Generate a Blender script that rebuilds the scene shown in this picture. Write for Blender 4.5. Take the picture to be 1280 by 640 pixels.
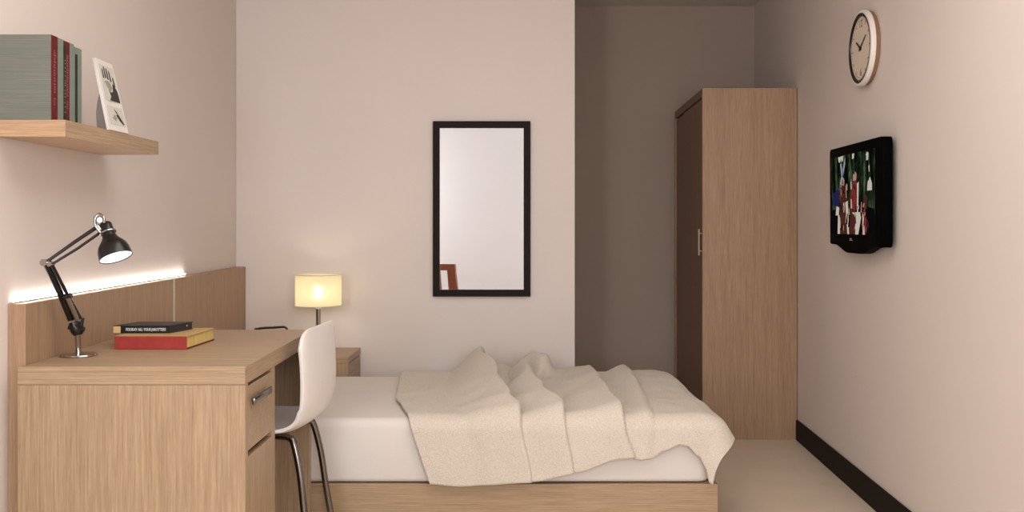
import bpy, bmesh, math, random
from mathutils import Vector, Matrix, noise

# ------------------------------------------------------------------ scene, camera, light
scene = bpy.context.scene
for o in list(bpy.data.objects):
    bpy.data.objects.remove(o)
C = scene.collection
PI = math.pi

cam_d = bpy.data.cameras.new('camera')
cam = bpy.data.objects.new('camera', cam_d)
C.objects.link(cam)
EYE = 1.127
cam.location = (0, 0, EYE)
cam.rotation_euler = (PI / 2, 0, 0)
cam_d.sensor_width = 36.0
cam_d.lens = 36.0 * 1200 / 1280
cam_d.shift_y = -40 / 1280
cam_d.clip_start = 0.02
scene.camera = cam

vs = scene.view_settings
vs.view_transform = 'Standard'
vs.look = 'None'
vs.gamma = 1.0
vs.use_curve_mapping = False
vs.exposure = 0.0

world = bpy.data.worlds.new('world')
scene.world = world
world.use_nodes = True
world.node_tree.nodes['Background'].inputs[0].default_value = (1.0, 0.95, 0.9, 1)
world.node_tree.nodes['Background'].inputs[1].default_value = 0.05

def area_light(name, loc, rot, sx, sy, power, col):
    d = bpy.data.lights.new(name, 'AREA')
    d.shape = 'RECTANGLE'
    d.size, d.size_y = sx, sy
    d.energy = power
    d.color = col
    o = bpy.data.objects.new(name, d)
    C.objects.link(o)
    o.location = loc
    o.rotation_euler = rot
    return o

WARM = (1.0, 0.972, 0.945)
COOL = (0.93, 0.965, 1.03)
# added fill lights before the unseen rear windows (area lights shine along local -Z)
area_light('window_daylight', (0.72, -1.16, 1.45), (PI / 2, 0, 0), 0.9, 1.3, 47, COOL)
area_light('window_daylight', (-1.03, -1.16, 1.45), (PI / 2, 0, 0), 0.36, 1.3, 40, COOL)
# added fill light without a fixture, over the near half of the room
area_light('ceiling_panel_light', (0.1, 1.9, 2.49), (0, 0, 0), 1.5, 1.9, 29, WARM)

# ------------------------------------------------------------------ materials
def srgb(r, g, b):
    def f(c):
        c /= 255.0
        return c / 12.92 if c <= 0.04045 else ((c + 0.055) / 1.055) ** 2.4
    return (f(r), f(g), f(b), 1)

def base_mat(name, col, rough=0.5, metal=0.0, spec=0.5, coat=0.0):
    m = bpy.data.materials.new(name)
    m.use_nodes = True
    b = m.node_tree.nodes['Principled BSDF']
    b.inputs['Base Color'].default_value = col
    b.inputs['Roughness'].default_value = rough
    b.inputs['Metallic'].default_value = metal
    b.inputs['Specular IOR Level'].default_value = spec
    b.inputs['Coat Weight'].default_value = coat
    return m, m.node_tree.nodes, m.node_tree.links, b

def mottled(name, col, amt=0.04, scale=6.0, rough=0.6, bump=0.0, bscale=200.0, spec=0.3, **kw):
    m, n, l, b = base_mat(name, col, rough, spec=spec, **kw)
    tc = n.new('ShaderNodeTexCoord')
    nz = n.new('ShaderNodeTexNoise')
    nz.inputs['Scale'].default_value = scale
    nz.inputs['Detail'].default_value = 4
    l.new(tc.outputs['Object'], nz.inputs['Vector'])
    rp = n.new('ShaderNodeValToRGB')
    rp.color_ramp.elements[0].position = 0.3
    rp.color_ramp.elements[1].position = 0.7
    rp.color_ramp.elements[0].color = tuple(c * (1 - amt) for c in col[:3]) + (1,)
    rp.color_ramp.elements[1].color = tuple(min(1, c * (1 + amt)) for c in col[:3]) + (1,)
    l.new(nz.outputs['Fac'], rp.inputs['Fac'])
    l.new(rp.outputs['Color'], b.inputs['Base Color'])
    if bump > 0:
        n2 = n.new('ShaderNodeTexNoise')
        n2.inputs['Scale'].default_value = bscale
        n2.inputs['Detail'].default_value = 3
        l.new(tc.outputs['Object'], n2.inputs['Vector'])
        bp = n.new('ShaderNodeBump')
        bp.inputs['Strength'].default_value = bump
        bp.inputs['Distance'].default_value = 0.004
        l.new(n2.outputs['Fac'], bp.inputs['Height'])
        l.new(bp.outputs['Normal'], b.inputs['Normal'])
    return m

def wood(name, axis, dark, light, rough=0.42, off=0.0):
    """straight-grained oak veneer, grain running along the given axis"""
    m, n, l, b = base_mat(name, light, rough, spec=0.35)
    tc = n.new('ShaderNodeTexCoord')
    outs = []
    for (across, along, det) in ((330, 6, 3), (46, 0.9, 4), (700, 30, 2)):
        mp = n.new('ShaderNodeMapping')
        s = [across] * 3
        s[axis] = along
        mp.inputs['Scale'].default_value = s
        mp.inputs['Location'].default_value = (off, off * 1.7, off * 2.3)
        l.new(tc.outputs['Object'], mp.inputs['Vector'])
        nz = n.new('ShaderNodeTexNoise')
        nz.inputs['Scale'].default_value = 1.0
        nz.inputs['Detail'].default_value = det
        nz.inputs['Roughness'].default_value = 0.6
        l.new(mp.outputs['Vector'], nz.inputs['Vector'])
        outs.append(nz.outputs['Fac'])
    mix1 = n.new('ShaderNodeMath'); mix1.operation = 'MULTIPLY_ADD'
    mix1.inputs[1].default_value = 0.58
    l.new(outs[0], mix1.inputs[0])
    m2 = n.new('ShaderNodeMath'); m2.operation = 'MULTIPLY_ADD'
    m2.inputs[1].default_value = 0.22
    l.new(outs[1], m2.inputs[0])
    m3 = n.new('ShaderNodeMath'); m3.operation = 'MULTIPLY'
    m3.inputs[1].default_value = 0.2
    l.new(outs[2], m3.inputs[0])
    l.new(m3.outputs[0], m2.inputs[2])
    l.new(m2.outputs[0], mix1.inputs[2])
    rp = n.new('ShaderNodeValToRGB')
    rp.color_ramp.elements[0].position = 0.35
    rp.color_ramp.elements[1].position = 0.63
    rp.color_ramp.elements[0].color = dark
    rp.color_ramp.elements[1].color = light
    l.new(mix1.outputs[0], rp.inputs['Fac'])
    l.new(rp.outputs['Color'], b.inputs['Base Color'])
    bp = n.new('ShaderNodeBump')
    bp.inputs['Strength'].default_value = 0.05
    bp.inputs['Distance'].default_value = 0.002
    l.new(outs[0], bp.inputs['Height'])
    l.new(bp.outputs['Normal'], b.inputs['Normal'])
    return m

def emit(name, col, strength):
    m = bpy.data.materials.new(name)
    m.use_nodes = True
    n, l = m.node_tree.nodes, m.node_tree.links
    n.clear()
    e = n.new('ShaderNodeEmission')
    e.inputs[0].default_value = col
    e.inputs[1].default_value = strength
    o = n.new('ShaderNodeOutputMaterial')
    l.new(e.outputs[0], o.inputs[0])
    return m

OAK_D, OAK_L = srgb(143, 117, 90), srgb(181, 155, 125)
M = {}
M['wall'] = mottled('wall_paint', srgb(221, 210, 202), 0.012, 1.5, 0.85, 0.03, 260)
M['taupe'] = mottled('taupe_wall_paint', srgb(170, 152, 136), 0.012, 1.5, 0.85, 0.03, 260)  # wall paint with the shade of the recess mixed into its colour
M['wall_white'] = mottled('white_wall_paint', srgb(204, 208, 216), 0.01, 1.5, 0.85, 0.03, 260)
M['ceil'] = mottled('ceiling_paint', srgb(222, 212, 202), 0.01, 1.5, 0.9)
M['floor'] = mottled('cream_floor', srgb(214, 197, 176), 0.03, 5.0, 0.45, spec=0.4)
M['base'] = mottled('baseboard_dark', srgb(20, 13, 11), 0.08, 30, 0.6, spec=0.15)
for i, a in enumerate('xyz'):
    M['oak_' + a] = wood('oak_grain_' + a, i, OAK_D, OAK_L)
M['oak_panel'] = wood('oak_panel', 2, srgb(142, 112, 86), srgb(178, 147, 117), off=3.1)
M['oak_shelf'] = wood('oak_shelf', 0, srgb(158, 126, 95), srgb(198, 165, 132), off=5.0)
M['oak_ward'] = wood('oak_wardrobe', 2, srgb(142, 112, 86), srgb(178, 147, 117), off=7.7)
M['brown_door'] = wood('brown_door_veneer', 2, srgb(112, 82, 64), srgb(138, 103, 80), off=1.2)
M['gap'] = mottled('shadow_gap', srgb(48, 36, 28), 0.05, 10, 0.8)
M['frame_dark'] = mottled('espresso_wood', srgb(27, 18, 15), 0.12, 40, 0.6, spec=0.15)
M['red_wood'] = wood('reddish_wood', 2, srgb(104, 58, 38), srgb(146, 86, 58), off=2.2)
M['mirror'] = base_mat('mirror_glass', (0.93, 0.93, 0.93, 1), 0.0, 1.0)[0]
M['chrome'] = mottled('chrome', srgb(176, 173, 170), 0.02, 30, 0.14)
M['chrome'].node_tree.nodes['Principled BSDF'].inputs['Metallic'].default_value = 1
M['dark_chrome'] = mottled('dark_chrome', srgb(128, 122, 118), 0.03, 30, 0.22)
M['dark_chrome'].node_tree.nodes['Principled BSDF'].inputs['Metallic'].default_value = 1
M['alu'] = mottled('brushed_aluminium', srgb(205, 198, 190), 0.03, 60, 0.35)
M['alu'].node_tree.nodes['Principled BSDF'].inputs['Metallic'].default_value = 0.6
M['handle_tan'] = mottled('bronze_handle', srgb(176, 150, 132), 0.03, 40, 0.4)
M['black'] = mottled('black_lacquer', srgb(14, 13, 13), 0.1, 30, 0.28, spec=0.5)
M['black_matte'] = mottled('black_matte', srgb(18, 17, 18), 0.1, 30, 0.5)
M['tv_black'] = mottled('tv_black', srgb(4, 4, 5), 0.1, 30, 0.6, spec=0.02)
M['white_plastic'] = mottled('white_plastic', srgb(236, 230, 226), 0.01, 8, 0.38, spec=0.4)
M['sheet'] = mottled('white_sheet', srgb(218, 210, 203), 0.015, 5, 0.9, 0.15, 380)
M['cream_page'] = wood('book_pages', 2, srgb(196, 168, 96), srgb(224, 200, 128), 0.8)
M['page_white'] = mottled('white_pages', srgb(214, 204, 184), 0.06, 120, 0.8)
M['red_cloth'] = mottled('red_book_cloth', srgb(150, 52, 46), 0.12, 40, 0.6)
M['dark_red'] = mottled('dark_red_cover', srgb(104, 26, 24), 0.1, 40, 0.6)
M['tan_cover'] = mottled('tan_cover', srgb(186, 156, 104), 0.05, 20, 0.6)
M['black_cover'] = mottled('black_cover', srgb(52, 46, 46), 0.08, 40, 0.5)
M['black_label'] = mottled('black_label', srgb(14, 13, 18), 0.08, 40, 0.5)
M['tan_label'] = mottled('tan_label', srgb(206, 172, 122), 0.06, 60, 0.6)
M['greycloth'] = wood('grey_green_cloth', 0, srgb(104, 106, 96), srgb(120, 122, 111), 0.85)
M['greyspine'] = mottled('grey_green_spine', srgb(120, 130, 119), 0.04, 40, 0.8)
M['wine'] = mottled('wine_red_spine', srgb(96, 22, 27), 0.1, 60, 0.6)
M['dark_green'] = mottled('dark_green_label', srgb(32, 42, 36), 0.1, 60, 0.6)
M['pale_ink'] = mottled('pale_ink', srgb(140, 126, 112), 0.05, 60, 0.6)
M['gilt_ink'] = mottled('faded_rose_ink', srgb(140, 74, 70), 0.05, 60, 0.6)
M['white_ink'] = mottled('white_ink', srgb(236, 234, 230), 0.03, 60, 0.6)
M['card'] = mottled('white_card', srgb(226, 220, 212), 0.02, 30, 0.6)
M['photo_paper'] = mottled('photo_paper', srgb(205, 202, 192), 0.06, 30, 0.5)
M['photo_dark'] = mottled('photo_dark_print', srgb(48, 47, 42), 0.3, 70, 0.5)
M['photo_grey'] = mottled('photo_grey_print', srgb(150, 148, 138), 0.15, 70, 0.5)
M['easel_grey'] = mottled('easel_grey', srgb(128, 120, 116), 0.05, 30, 0.7)
M['clock_face'] = mottled('clock_face_cream', srgb(226, 210, 192), 0.03, 20, 0.6)
M['clock_rim'] = mottled('clock_white_rim', srgb(234, 226, 218), 0.02, 20, 0.4)
M['clock_back'] = mottled('clock_brown_back', srgb(150, 112, 84), 0.05, 20, 0.6)
M['brass_ink'] = mottled('clock_numeral', srgb(120, 100, 72), 0.05, 20, 0.6)
M['led'] = emit('led_strip_light', (1, 0.95, 0.90, 1), 22)
M['bulb'] = emit('desk_bulb', (1, 0.96, 0.9, 1), 2.2)

# fleece for the blanket
m, n, l, b = base_mat('cream_fleece', srgb(226, 213, 198), 0.95, spec=0.1)
b.inputs['Sheen Weight'].default_value = 0.15
tc = n.new('ShaderNodeTexCoord')
nz = n.new('ShaderNodeTexNoise'); nz.inputs['Scale'].default_value = 330; nz.inputs['Detail'].default_value = 3
l.new(tc.outputs['Object'], nz.inputs['Vector'])
rp = n.new('ShaderNodeValToRGB')
rp.color_ramp.elements[0].position = 0.36; rp.color_ramp.elements[0].color = srgb(196, 185, 170)
rp.color_ramp.elements[1].position = 0.62; rp.color_ramp.elements[1].color = srgb(216, 206, 193)
l.new(nz.outputs['Fac'], rp.inputs['Fac']); l.new(rp.outputs['Color'], b.inputs['Base Color'])
bp = n.new('ShaderNodeBump'); bp.inputs['Strength'].default_value = 0.5; bp.inputs['Distance'].default_value = 0.004
l.new(nz.outputs['Fac'], bp.inputs['Height']); l.new(bp.outputs['Normal'], b.inputs['Normal'])
M['fleece'] = m

# lit fabric lamp shade
m = bpy.data.materials.new('lamp_shade_fabric'); m.use_nodes = True
n, l = m.node_tree.nodes, m.node_tree.links
n.clear()
df = n.new('ShaderNodeBsdfDiffuse'); df.inputs[0].default_value = srgb(240, 234, 212)
tr = n.new('ShaderNodeBsdfTranslucent'); tr.inputs[0].default_value = srgb(252, 246, 226)
mx = n.new('ShaderNodeMixShader'); mx.inputs[0].default_value = 0.6
ot = n.new('ShaderNodeOutputMaterial')
tc = n.new('ShaderNodeTexCoord'); wv = n.new('ShaderNodeTexNoise'); wv.inputs['Scale'].default_value = 300
bp = n.new('ShaderNodeBump'); bp.inputs['Strength'].default_value = 0.1
l.new(tc.outputs['Object'], wv.inputs['Vector']); l.new(wv.outputs['Fac'], bp.inputs['Height'])
l.new(bp.outputs['Normal'], df.inputs['Normal'])
rf = n.new('ShaderNodeBsdfRefraction'); rf.inputs['Color'].default_value = srgb(255, 246, 218)
rf.inputs['Roughness'].default_value = 0.62; rf.inputs['IOR'].default_value = 1.12
mx2 = n.new('ShaderNodeMixShader'); mx2.inputs[0].default_value = 0.30
l.new(df.outputs[0], mx.inputs[1]); l.new(tr.outputs[0], mx.inputs[2])
l.new(mx.outputs[0], mx2.inputs[1]); l.new(rf.outputs[0], mx2.inputs[2]); l.new(mx2.outputs[0], ot.inputs[0])
M['shade'] = m

# television picture: dark green woodland, lit from inside the screen
m = bpy.data.materials.new('screen_picture'); m.use_nodes = True
n, l = m.node_tree.nodes, m.node_tree.links
n.clear()
tc = n.new('ShaderNodeTexCoord'); mp = n.new('ShaderNodeMapping'); mp.inputs['Scale'].default_value = (1, 26, 7)
nz = n.new('ShaderNodeTexNoise'); nz.inputs['Scale'].default_value = 1.0; nz.inputs['Detail'].default_value = 5
l.new(tc.outputs['Object'], mp.inputs['Vector']); l.new(mp.outputs['Vector'], nz.inputs['Vector'])
rp = n.new('ShaderNodeValToRGB')
rp.color_ramp.elements[0].position = 0.42; rp.color_ramp.elements[0].color = srgb(8, 10, 8)
rp.color_ramp.elements[1].position = 0.74; rp.color_ramp.elements[1].color = srgb(96, 112, 78)
e_ = rp.color_ramp.elements.new(0.56); e_.color = srgb(32, 44, 28)
l.new(nz.outputs['Fac'], rp.inputs['Fac'])
em = n.new('ShaderNodeEmission'); em.inputs[1].default_value = 0.8
l.new(rp.outputs['Color'], em.inputs[0])
ot = n.new('ShaderNodeOutputMaterial'); l.new(em.outputs[0], ot.inputs[0])
M['screen'] = m
for nm, c in (('s_red', (128, 48, 44)), ('s_white', (206, 196, 180)), ('s_brown', (78, 42, 34)), ('s_blue', (34, 38, 74)),
              ('s_skin', (176, 140, 122)), ('s_pale', (150, 160, 168)), ('s_black', (14, 12, 12)), ('s_leaf', (38, 50, 34))):
    M[nm] = emit('screen_' + nm[2:], srgb(*c), 0.8)

# ------------------------------------------------------------------ geometry helpers
def box(bm, x0, x1, y0, y1, z0, z1, bev=0.0, seg=2):
    vs_ = [bm.verts.new(p) for p in ((x0, y0, z0), (x1, y0, z0), (x1, y1, z0), (x0, y1, z0),
                                     (x0, y0, z1), (x1, y0, z1), (x1, y1, z1), (x0, y1, z1))]
    fs = [bm.faces.new([vs_[i] for i in q]) for q in
          ((3, 2, 1, 0), (4, 5, 6, 7), (0, 1, 5, 4), (1, 2, 6, 5), (2, 3, 7, 6), (3, 0, 4, 7))]
    if bev > 0:
        es = list({e for f in fs for e in f.edges})
        bmesh.ops.bevel(bm, geom=es, offset=bev, segments=seg, profile=0.5, affect='EDGES')
    return bm

def prism(bm, poly, z0, z1, bev=0.0, seg=2, axis='z'):
    """extrude a polygon; axis tells which axis the polygon is extruded along"""
    def P(a, b_, c):
        return {'z': (a, b_, c), 'y': (a, c, b_), 'x': (c, a, b_)}[axis]
    lo = [bm.verts.new(P(a, b_, z0)) for a, b_ in poly]
    hi = [bm.verts.new(P(a, b_, z1)) for a, b_ in poly]
    k = len(poly)
    fs = [bm.faces.new(lo[::-1]), bm.faces.new(hi)]
    for i in range(k):
        fs.append(bm.faces.new((lo[i], lo[(i + 1) % k], hi[(i + 1) % k], hi[i])))
    bmesh.ops.recalc_face_normals(bm, faces=fs)
    if bev > 0:
        es = list({e for f in fs for e in f.edges})
        bmesh.ops.bevel(bm, geom=es, offset=bev, segments=seg, profile=0.5, affect='EDGES')
    return bm

def smooth_path(pts, sub=6):
    pts = [Vector(p) for p in pts]
    out = []
    for i in range(len(pts) - 1):
        p0 = pts[max(i - 1, 0)]; p1 = pts[i]; p2 = pts[i + 1]; p3 = pts[min(i + 2, len(pts) - 1)]
        for s in range(sub):
            t = s / sub
            out.append(0.5 * ((2 * p1) + (p2 - p0) * t + (2 * p0 - 5 * p1 + 4 * p2 - p3) * t * t +
                              (3 * p1 - p0 - 3 * p2 + p3) * t * t * t))
    out.append(pts[-1])
    return out

def tube(bm, pts, r, sides=14, caps=True):
    pts = [Vector(p) for p in pts]
    rr = r if isinstance(r, (list, tuple)) else [r] * len(pts)
    rings = []
    prev = None
    for i, p in enumerate(pts):
        t = (pts[min(i + 1, len(pts) - 1)] - pts[max(i - 1, 0)]).normalized()
        if prev is None:
            a = Vector((0, 0, 1)) if abs(t.z) < 0.9 else Vector((0, 1, 0))
            u = t.cross(a).normalized()
        else:
            u = (prev - t * prev.dot(t)).normalized()
        prev = u
        v = t.cross(u)
        rings.append([bm.verts.new(p + (u * math.cos(2 * PI * k / sides) + v * math.sin(2 * PI * k / sides)) * rr[i])
                      for k in range(sides)])
    for a, b_ in zip(rings, rings[1:]):
        for k in range(sides):
            bm.faces.new((a[k], a[(k + 1) % sides], b_[(k + 1) % sides], b_[k]))
    if caps:
        bm.faces.new(rings[0][::-1])
        bm.faces.new(rings[-1])
    return bm

def lathe(bm, prof, origin=(0, 0, 0), axis=(0, 0, 1), sides=40, cap0=True, cap1=True):
    """prof: list of (distance along the axis, radius)"""
    ax = Vector(axis).normalized()
    a = Vector((0, 1, 0)) if abs(ax.y) < 0.9 else Vector((1, 0, 0))
    u = ax.cross(a).normalized(); v = ax.cross(u)
    o = Vector(origin)
    rings = []
    for h, r in prof:
        rings.append([bm.verts.new(o + ax * h + (u * math.cos(2 * PI * k / sides) + v * math.sin(2 * PI * k / sides)) * r)
                      for k in range(sides)])
    for p, q in zip(rings, rings[1:]):
        for k in range(sides):
            bm.faces.new((p[k], p[(k + 1) % sides], q[(k + 1) % sides], q[k]))
    if cap0: bm.faces.new(rings[0][::-1])
    if cap1: bm.faces.new(rings[-1])
    return bm

def obj(name, bm, mat, parent=None, smooth=False, at=None):
    """link a bmesh built in room coordinates as ONE mesh object, under its thing if given"""
    org = Vector((0, 0, 0))
    if parent is not None:
        q = parent
        while q is not None:
            org += q.location
            q = q.parent
    elif at is not None:
        org = Vector(at)
    for v in bm.verts:
        v.co -= org
    bmesh.ops.recalc_face_normals(bm, faces=bm.faces[:])
    me = bpy.data.meshes.new(name)
    bm.to_mesh(me)
    bm.free()
    mats = mat if isinstance(mat, (list, tuple)) else [mat]
    for mm in mats:
        me.materials.append(mm)
    if smooth:
        for p in me.polygons:
            p.use_smooth = True
        me.set_sharp_from_angle(angle=math.radians(40))
    o = bpy.data.objects.new(name, me)
    C.objects.link(o)
    if parent is not None:
        o.parent = parent
    elif at is not None:
        o.location = at
    return o

def tag(o, label, cat, group=None):
    o['label'] = label
    o['category'] = cat
    if group: o['group'] = group
    return o

def thing(name, label, cat, loc, group=None):
    o = bpy.data.objects.new(name, None)
    o.empty_display_size = 0.05
    C.objects.link(o)
    o.location = loc
    return tag(o, label, cat, group)

def struct(name, bm, mat):
    o = obj(name, bm, mat)
    o['kind'] = 'structure'
    return o

def B(): return bmesh.new()

def text_part(name, body, size, mat, parent, origin, right, up, width=None, depth=0.0006, align='CENTER'):
    """flat lettering lying on a surface: right / up are the reading directions in room coordinates"""
    cu = bpy.data.curves.new('lettering', 'FONT')
    cu.body = body
    cu.size = size
    cu.align_x = align
    cu.align_y = 'CENTER'
    cu.extrude = depth
    tmp = bpy.data.objects.new('lettering_tmp', cu)
    C.objects.link(tmp)
    dg = bpy.context.evaluated_depsgraph_get()
    me = bpy.data.meshes.new_from_object(tmp.evaluated_get(dg))
    bpy.data.objects.remove(tmp)
    bm = bmesh.new(); bm.from_mesh(me); bpy.data.meshes.remove(me)
    R_, U_ = Vector(right).normalized(), Vector(up).normalized()
    N_ = R_.cross(U_)
    sx = 1.0
    if width:
        xs = [v.co.x for v in bm.verts]
        sx = width / (max(xs) - min(xs))
    for v in bm.verts:
        c = v.co.copy()
        v.co = Vector(origin) + R_ * c.x * sx + U_ * c.y + N_ * c.z
    return obj(name, bm, mat, parent)

# ------------------------------------------------------------------ the room
YB = 4.80          # wall with the mirror
YA = 6.12          # end wall of the recess
CZ = 2.515         # ceiling
RW = lambda y: 1.494 + 0.045 * (y - 5.02)     # inner face of the right-hand wall
LW = lambda y: -1.343 - 0.0165 * (y - 2.553)  # inner face of the left-hand wall
YR = -1.2

struct('floor', prism(B(), [(-1.6, YR - .15), (1.5, YR - .15), (1.8, YA + .15), (-1.6, YA + .15)], -0.12, 0), M['floor'])
struct('ceiling', prism(B(), [(-1.6, YR - .15), (1.5, YR - .15), (1.8, YA + .15), (-1.6, YA + .15)], CZ, CZ + .12), M['ceil'])
struct('wall_left', prism(B(), [(LW(YR), YR), (LW(YB + .1), YB + .1), (LW(YB + .1) - .12, YB + .1), (LW(YR) - .12, YR)], 0, CZ), M['wall'])
struct('wall_right', prism(B(), [(RW(YR), YR), (RW(YR) + .12, YR), (RW(YA + .1) + .12, YA + .1), (RW(YA + .1), YA + .1)], 0, CZ), M['wall'])
struct('wall_back', prism(B(), [(LW(YB), YB), (.314, YB), (.314, YA + .1), (LW(YB), YA + .1)], 0, CZ, 0.002, 1), M['wall'])
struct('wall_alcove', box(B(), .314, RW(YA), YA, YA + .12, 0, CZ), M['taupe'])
# wall behind the camera with its two window openings, added for the fill lights
bm = B()
xs = [LW(YR) - .12, -1.22, -.84, .26, 1.18, RW(YR) + .12]
for x0, x1 in ((xs[0], xs[1]), (xs[2], xs[3]), (xs[4], xs[5])):
    box(bm, x0, x1, YR - .12, YR, 0, CZ)
for x0, x1 in ((xs[1], xs[2]), (xs[3], xs[4])):
    box(bm, x0, x1, YR - .12, YR, 0, .79)
    box(bm, x0, x1, YR - .12, YR, 2.11, CZ)
struct('wall_rear', bm, M['wall_white'])
for i, (x0, x1) in enumerate(((xs[1], xs[2]), (xs[3], xs[4]))):
    bm = B()
    for q in ((x0, x0 + .03, .79, 2.11), (x1 - .03, x1, .79, 2.11), (x0 + .03, x1 - .03, .79, .82), (x0 + .03, x1 - .03, 2.08, 2.11)):
        box(bm, q[0], q[1], YR - .09, YR - .04, q[2], q[3], .002, 1)
    w = struct('window_%d' % (i + 1), bm, M['card'])  # unseen window frame, added along with its fill light
    g = obj('pane', box(B(), x0 + .03, x1 - .03, YR - .07, YR - .064, .82, 2.08), M['card'], w)

# dark baseboard of the right wall, ending at the wardrobe
yb0, yb1 = YR, 5.012
struct('baseboard_right', prism(B(), [(RW(yb0) - .012, yb0), (RW(yb0), yb0), (RW(yb1), yb1), (RW(yb1) - .012, yb1)], 0, .105, .0015, 1), M['base'])

# ------------------------------------------------------------------ wall panel behind the desk
LP = lambda y: LW(y) + 0.0005
PT = lambda y: -1.2955 - 0.0155 * (y - 2.553)      # room-side face of the panel
t = thing('wall_panel', 'long low oak veneer panel along the left wall behind the desk', 'wall panel', (-1.32, 2.56, 0))
joints = [2.556, 3.725, 3.755, 4.12, 4.796]
bm = prism(B(), [(LP(2.556), 2.556), (PT(2.556), 2.556), (PT(3.722), 3.722), (LP(3.722), 3.722)], 0, .914, .0012, 1)
obj('panel_board', bm, M['oak_panel'], t)
bm = prism(B(), [(LP(3.742), 3.742), (PT(3.742), 3.742), (PT(4.178), 4.178), (LP(4.178), 4.178)], 0, .914, .0012, 1)
obj('panel_board', bm, M['oak_panel'], t)
bm = prism(B(), [(LP(4.18), 4.18), (PT(4.18), 4.18), (PT(4.796), 4.796), (LP(4.796), 4.796)], 0, .914, .0012, 1)
obj('panel_board', bm, M['oak_panel'], t)
bm = prism(B(), [(LP(3.7225), 3.7225), (PT(3.7225) + .0006, 3.7225), (PT(3.7415) + .0006, 3.7415), (LP(3.7415), 3.7415)], 0, .9142)
obj('metal_inlay', bm, M['alu'], t)

# light strip lying on top of the panel, against the wall
t = thing('light_strip', 'glowing white light strip on top of the oak panel against the left wall', 'light strip', (-1.33, 2.6, .914))
y0, y1 = 2.57, 3.99
bm = prism(B(), [(LW(y0) + .001, y0), (LW(y0) + .012, y0), (LW(y1) + .012, y1), (LW(y1) + .001, y1)], .9142, .918)
obj('channel', bm, M['alu'], t)
bm = prism(B(), [(LW(y0) + .002, y0 + .003), (LW(y0) + .011, y0 + .003), (LW(y1) + .011, y1 - .003), (LW(y1) + .002, y1 - .003)], .918, .922, .0015, 2)
obj('diffuser', bm, M['led'], t, True)

# ------------------------------------------------------------------ desk
DY0, DY1 = 2.526, 3.413
DR = lambda y: -.703 - .010 * (y - DY0)           # right edge of the desk
DL = lambda y: PT(y) + .0015                      # left edge, touching the panel
DT = .7515
t = thing('desk', 'light oak desk with drawer pedestal standing against the left wall panel', 'desk', (-1.0, 2.97, 0))
bm = prism(B(), [(-1.302, DY0), (DR(DY0), DY0), (DR(DY1), DY1), (DL(DY1), DY1), (DL(2.5545), 2.5545), (-1.302, 2.5545)], .704, DT, .0015, 2)
obj('desktop', bm, M['oak_x'], t)
bm = prism(B(), [(DR(DY0) + .0001, DY0), (DR(DY0) + .0011, DY0), (DR(DY1) + .0011, DY1), (DR(DY1) + .0001, DY1)], .7045, DT - .0006)
obj('edge_band', bm, M['oak_y'], t)
bm = prism(B(), [(-1.302, DY0 + .0005), (DR(DY0) + .001, DY0 + .0005), (DR(DY0) + .001, 2.5535), (-1.302, 2.5535)], 0, .7032, .0012, 1)
obj('end_panel', bm, M['oak_z'], t)
# pedestal body (open towards the knee space side by its front)
xr = DR(2.7) - .001
bm = B()
box(bm, -1.24, xr - .021, 2.5545, 2.823, .03, .70)
obj('pedestal', bm, M['gap'], t)
bm = prism(B(), [(-1.24, 2.824), (xr - .001, 2.824), (xr - .001, 2.862), (-1.24, 2.862)], 0, .7032, .001, 1)
obj('divider_panel', bm, M['oak_z'], t)
bm = box(B(), xr - .019, xr, 2.5605, 2.8215, .520, .693, .001, 1)
dr = obj('drawer', bm, M['oak_x'], t)
bm = box(B(), xr - .019, xr, 2.5605, 2.8215, .035, .503, .001, 1)
dd = obj('door', bm, M['oak_z'], t)
bm = box(B(), xr - .06, xr - .03, 2.5545, 2.823, 0, .03)
obj('kickboard', bm, M['gap'], t)
# bar handle of the drawer
bm = B()
hz = .651
ha, hb = 2.574, 2.762
box(bm, xr + .008, xr + .017, ha, hb, hz - .010, hz + .010, .004, 2)
for yy in (ha + .03, hb - .03):
    tube(bm, [(xr, yy, hz), (xr + .010, yy, hz)], .005, 12)
h = obj('handle', bm, M['dark_chrome'], dr, True)
h['label'] = 'dark chrome bar handle'
bm = prism(B(), [(DL(3.39) + .002, 3.381), (DR(3.39) - .002, 3.381), (DR(3.39) - .002, 3.4115), (DL(3.39) + .002, 3.4115)], 0, .7032, .0012, 1)
obj('end_panel', bm, M['oak_z'], t)
bm = box(B(), -1.285, -1.267, 2.863, 3.380, .35, .7032, .001, 1)
obj('modesty_panel', bm, M['oak_z'], t)

# ------------------------------------------------------------------ desk lamp
L0 = Vector((-1.234, 2.733, DT))
t = thing('desk_lamp', 'black and chrome articulated desk lamp standing on the desk', 'desk lamp', L0)
def PX(px, py, Y):
    s = 1200 / Y
    return Vector(((px - 640) / s, Y, EYE - (py - 280) / s))
bm = lathe(B(), [(0, .049), (.003, .051), (.006, .049), (.008, .02), (.010, .010)], L0, sides=56)
obj('base', bm, M['chrome'], t, True)
J0 = PX(96.5, 410, 2.722)
bm = tube(B(), [L0 + Vector((0, 0, .008)), L0 + Vector((0, -.005, .05)), J0 + Vector((0, 0, -.01))], .0075, 16)
obj('stem', bm, M['chrome'], t, True)
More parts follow.
